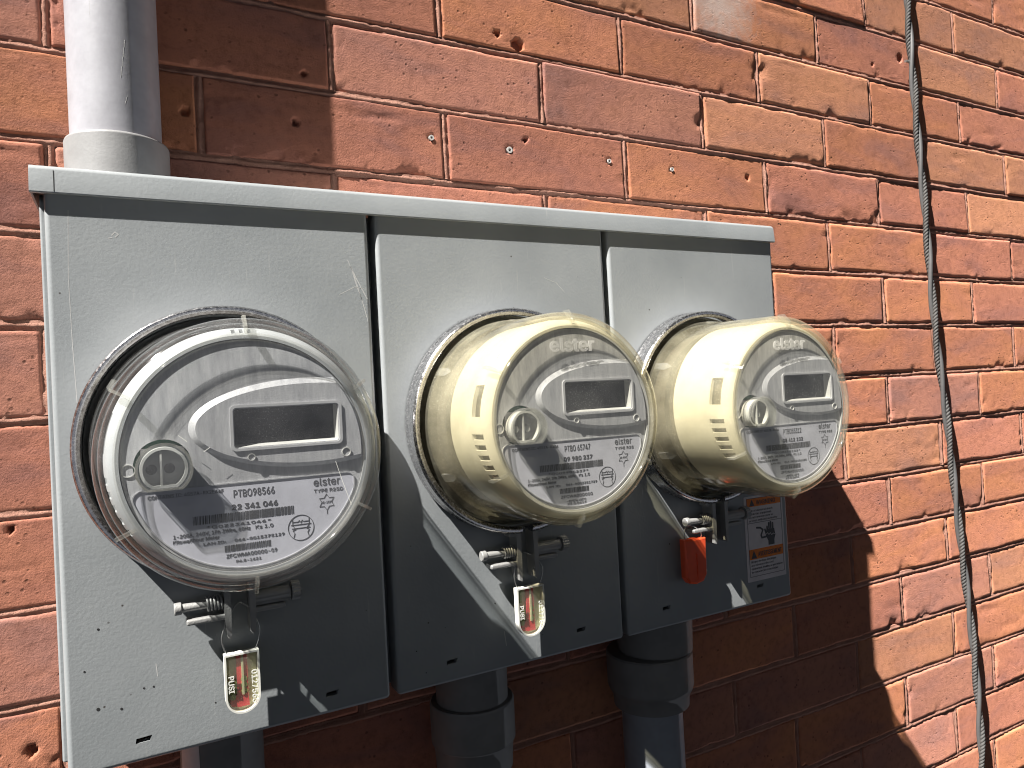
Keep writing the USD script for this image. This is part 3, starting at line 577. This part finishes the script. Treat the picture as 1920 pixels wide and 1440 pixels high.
# ------------------------------------------------------------------ tamper seals hanging from the clamps
SL = [('clear tamper seal with red and green insert, numbered 0127565, hanging lowest at the left', -10, -140.0, 22, 40, '0127565'), ('clear tamper seal with red and green insert hanging below the middle meter', -10, -135, 25, 40, '0127734')]
for i, (lab, u0, vt, wd, ht, num) in enumerate(SL):
    t = thing('tamper_seal', lab, 'seal', (MU[i], MV[i], FRONT), 'tamper seals hanging under the meters', 0)
    cu = u0 + wd / 2; r = wd / 2
    body = sg.box(u0, vt - ht + r, u0 + wd, vt).union(sg.Point(cu, vt - ht + r).buffer(r, quad_segs=16))
    part(t, 'seal_body', ext(body.buffer(-.4), 11.2, 15.8), SEALCLEAR)
    part(t, 'seal_rim', ext(body.difference(body.buffer(-1.2)), 10.6, 16.4), SEALEDGE, smooth=False)
    part(t, 'insert', ext(sg.box(cu - 3.4, vt - ht + 4, cu + 3.4, vt - .5).union(sg.Polygon([(u0 + 3, vt - ht + 5), (cu + 4, vt - ht + 4), (cu + 3.4, vt - ht + 11), (cu, vt - ht + 15), (u0 + 3, vt - ht + 9)])).intersection(body.buffer(-1.8)), 12.2, 14.2), RED)
    part(t, 'insert_ridge', box(cu - .5, cu + .9, vt - ht + 12, vt - .6, 14.2, 15.0), SEALPALE)
    part(t, 'inner_leaf', ext(body.buffer(-1.6), 11.4, 12.1), SEALPALE)
    part(t, 'dye_stain', ext(shapely.union_all([sg.Point(u0 + 4.8, vt - 20 - 3 * j).buffer(2.6 - .3 * j) for j in range(4)] + [sg.box(u0 + 2, vt - 12, u0 + 5, vt - 2)] * i + [sg.Point(cu + 1, vt - 18 - j * 4).buffer(2.0) for j in range(3)]), 12.6, 14.4), SEALGREEN)
    nt = meshkit.text_mesh(num, 3.6, .35, True); nt.apply_transform(trimesh.transformations.rotation_matrix(-PI / 2, [0, 0, 1]))
    nt.apply_translation([u0 + wd - 5.2, vt - 12.5, 15.9]); part(t, 'raised_number', nt, SEALEDGE, smooth=False)
    pt = meshkit.text_mesh('PUSI', 3.4, .35, True); pt.apply_transform(trimesh.transformations.rotation_matrix(-PI / 2, [0, 0, 1]))
    pt.apply_translation([u0 + 2.2, vt - 14, 15.9]); part(t, 'raised_lettering', pt, SEALEDGE, smooth=False)
    wp = spline([(u0 + 2.6, vt - 1, 13.5), (u0 + .2, vt + 5, 13.5), (u0 - .4, vt + 12, 13.8), (-5.5, -112.5 if i else -117, 12), (2, -108.6, 9), (10, -117 if i == 0 else -113, 11), (u0 + wd + 1.5, vt + 12, 13), (u0 + wd + .4, vt + 5, 13), (u0 + wd - 2.5, vt - 1, 13.5)], 60)
    part(t, 'seal_wire', tube(wp, .45, 7), STEEL, smooth=True)
t = thing('tamper_seal', 'plain orange red tamper seal hanging under the farthest meter', 'seal', (MU[2], MV[2], FRONT), 'tamper seals hanging under the meters')
body = sg.Polygon([(-43.6, -121), (-18.4, -121.5), (-19.4, -155), (-23.4, -160.5), (-32, -162), (-39.6, -160.5), (-43.6, -155)]).buffer(.5)
lo = np.array(body.exterior.coords); li = np.array(body.buffer(-1.6).exterior.coords)
part(t, 'seal_body', m3.Manifold.hull_points(np.vstack([np.c_[lo, np.full(len(lo), 10.0)], np.c_[lo, np.full(len(lo), 16.0)], np.c_[li, np.full(len(li), 17.4)]]).astype(np.float32)), ORANGERED)
part(t, 'raised_rib', box(-31.2, -29.6, -158, -134, 17.3, 18.2), ORANGERED)
part(t, 'seal_wire', tube(spline([(-40, -122, 13), (-39, -112, 12), (-33, -109.5, 10), (-26, -112, 14), (-22, -122, 13)], 30), .45, 7), STEEL, smooth=True)

# ------------------------------------------------------------------ conduits
def vpipe(parent, name, u, w, prof, m, n=64, lean=0, **kw):
    """prof: (radius, v) from the bottom up; a closed pipe on the axis (u, w)."""
    q = rot_about_v(rev(prof, n)); q.vertices[:, 0] += u + lean * (q.vertices[:, 1]); q.vertices[:, 2] += w; q.fix_normals()
    return part(parent, name, q, m, smooth=40, **kw)
t = thing('plastic_conduit', 'pale grey plastic conduit rising from the top of the cabinet', 'conduit', (0, 0, 0), 'conduits at the cabinet')
vpipe(t, 'pipe', -1.2, 32, [(26, 80), (30.0, 80), (30.0, 700), (26, 700)], PIPE, lean=0.0)
vpipe(t, 'coupling', -.8, 32, [(30.2, 84), (34.3, 84), (34.4, 127), (33.8, 128.6), (32.8, 129.2), (30.2, 129.2)], COUPLING)
for a0, v0, a1, v1 in ((8, 168, 15, 196), (12, 150, 15, 156), (-26, 210, -25, 232)):
    q = np.linspace(0, 1, 12); a = np.radians(a0 + (a1 - a0) * q)
    part(t, 'scratch', tube(np.c_[-1.2 + 30.0 * np.sin(a), v0 + (v1 - v0) * q, 32 + 30.0 * np.cos(a)], .05, 5), SEALEDGE, smooth=True)
CL = ['grey conduit below the cabinet with a printed white strip, under the nearest meter', 'grey conduit with stepped coupling below the middle of the cabinet', 'grey conduit with wide coupling below the farthest meter']
t = thing('plastic_conduit', CL[0], 'conduit', (0, 0, 0), 'conduits at the cabinet')
vpipe(t, 'pipe', 50, 50, [(25, -760), (28.5, -760), (28.5, -288), (25, -288)], CONDUIT)
lab = rot_about_v(rev([(28.7, -380), (28.7, -300)], 96)); lab.vertices[:, 0] += 50; lab.vertices[:, 2] += 50
ce = lab.vertices[lab.faces].mean(1); ang = np.degrees(np.arctan2(ce[:, 0] - 50, ce[:, 2] - 50))
lab.update_faces((ang > -75) & (ang < -36)); lab.remove_unreferenced_vertices()
part(t, 'paper_strip', lab, STICKER, smooth=True)
t = thing('plastic_conduit', CL[1], 'conduit', (0, 0, 0), 'conduits at the cabinet')
vpipe(t, 'adapter', 252.5, 50, [(25, -332), (31, -332), (31.4, -300), (32, -286), (25, -286)], CONDUIT)
vpipe(t, 'coupling', 252, 50, [(26, -388), (33.0, -388), (33.6, -376), (34.6, -366), (36.4, -364), (36.6, -332), (35.4, -330), (30, -330)], CONDUIT)
vpipe(t, 'pipe', 252, 50, [(25, -760), (29.5, -760), (29.5, -386), (25, -386)], CONDUIT)
t = thing('plastic_conduit', CL[2], 'conduit', (0, 0, 0), 'conduits at the cabinet')
vpipe(t, 'adapter', 455, 50, [(30, -330), (37, -330), (38, -300), (39, -286), (30, -286)], CONDUIT)
vpipe(t, 'coupling', 447, 50, [(30, -382), (37, -382), (37.6, -372), (41, -366), (42.4, -362), (42.4, -331), (41, -329.5), (30, -329.5)], CONDUIT)
vpipe(t, 'pipe', 447, 50, [(25, -760), (29.8, -760), (29.8, -380), (25, -380)], plain('conduit_blue_grey', (0.25, 0.27, 0.30), 0.4))

# ------------------------------------------------------------------ rope and cable on the wall
t = thing('hanging_cable', 'dark twisted rope and cable hanging down the right of the brick wall', 'cable')
axis = spline([(1002, 640, 8), (1005.4, 468, 7.5), (1008.8, 314, 7.5), (1018.4, 122, 7.5), (1024.1, -9, 7.5), (1038, -148, 8), (1048.4, -273, 8), (1061.7, -422, 9), (1066.6, -601, 11), (1064.3, -647, 11.5), (1062, -780, 11)], 900)
s = np.r_[0, np.cumsum(np.linalg.norm(np.diff(axis, axis=0), axis=1))]
ph = s / 150 * 2 * PI + 0.9 * np.sin(s / 230)
off = np.c_[np.cos(ph), 0 * ph, 0.75 * np.sin(ph)]
axis[:, 2] += 1.5
rope = axis + off * 2.6
for k in range(3):                   # three strands laid into a rope
    q = s / 15 * 2 * PI + k * 2 * PI / 3
    qq = np.interp(np.linspace(0, s[-1], 2600), s, q); base = np.stack([np.interp(np.linspace(0, s[-1], 2600), s, rope[:, j]) for j in range(3)], 1)
    part(t, 'rope_strand', tube(base + 1.8 * np.c_[np.cos(qq), 0 * qq, np.sin(qq)], 1.95, 7), ROPE, smooth=True)
part(t, 'black_cable', tube(axis - off * 2.8, 2.9, 12), CABLE, smooth=True)
part(t, 'nail', rot_about_u(rev([(0, 0), (2, 0), (2, 14), (0, 14)], 12)).apply_translation([996, 378, 7]), STEEL)
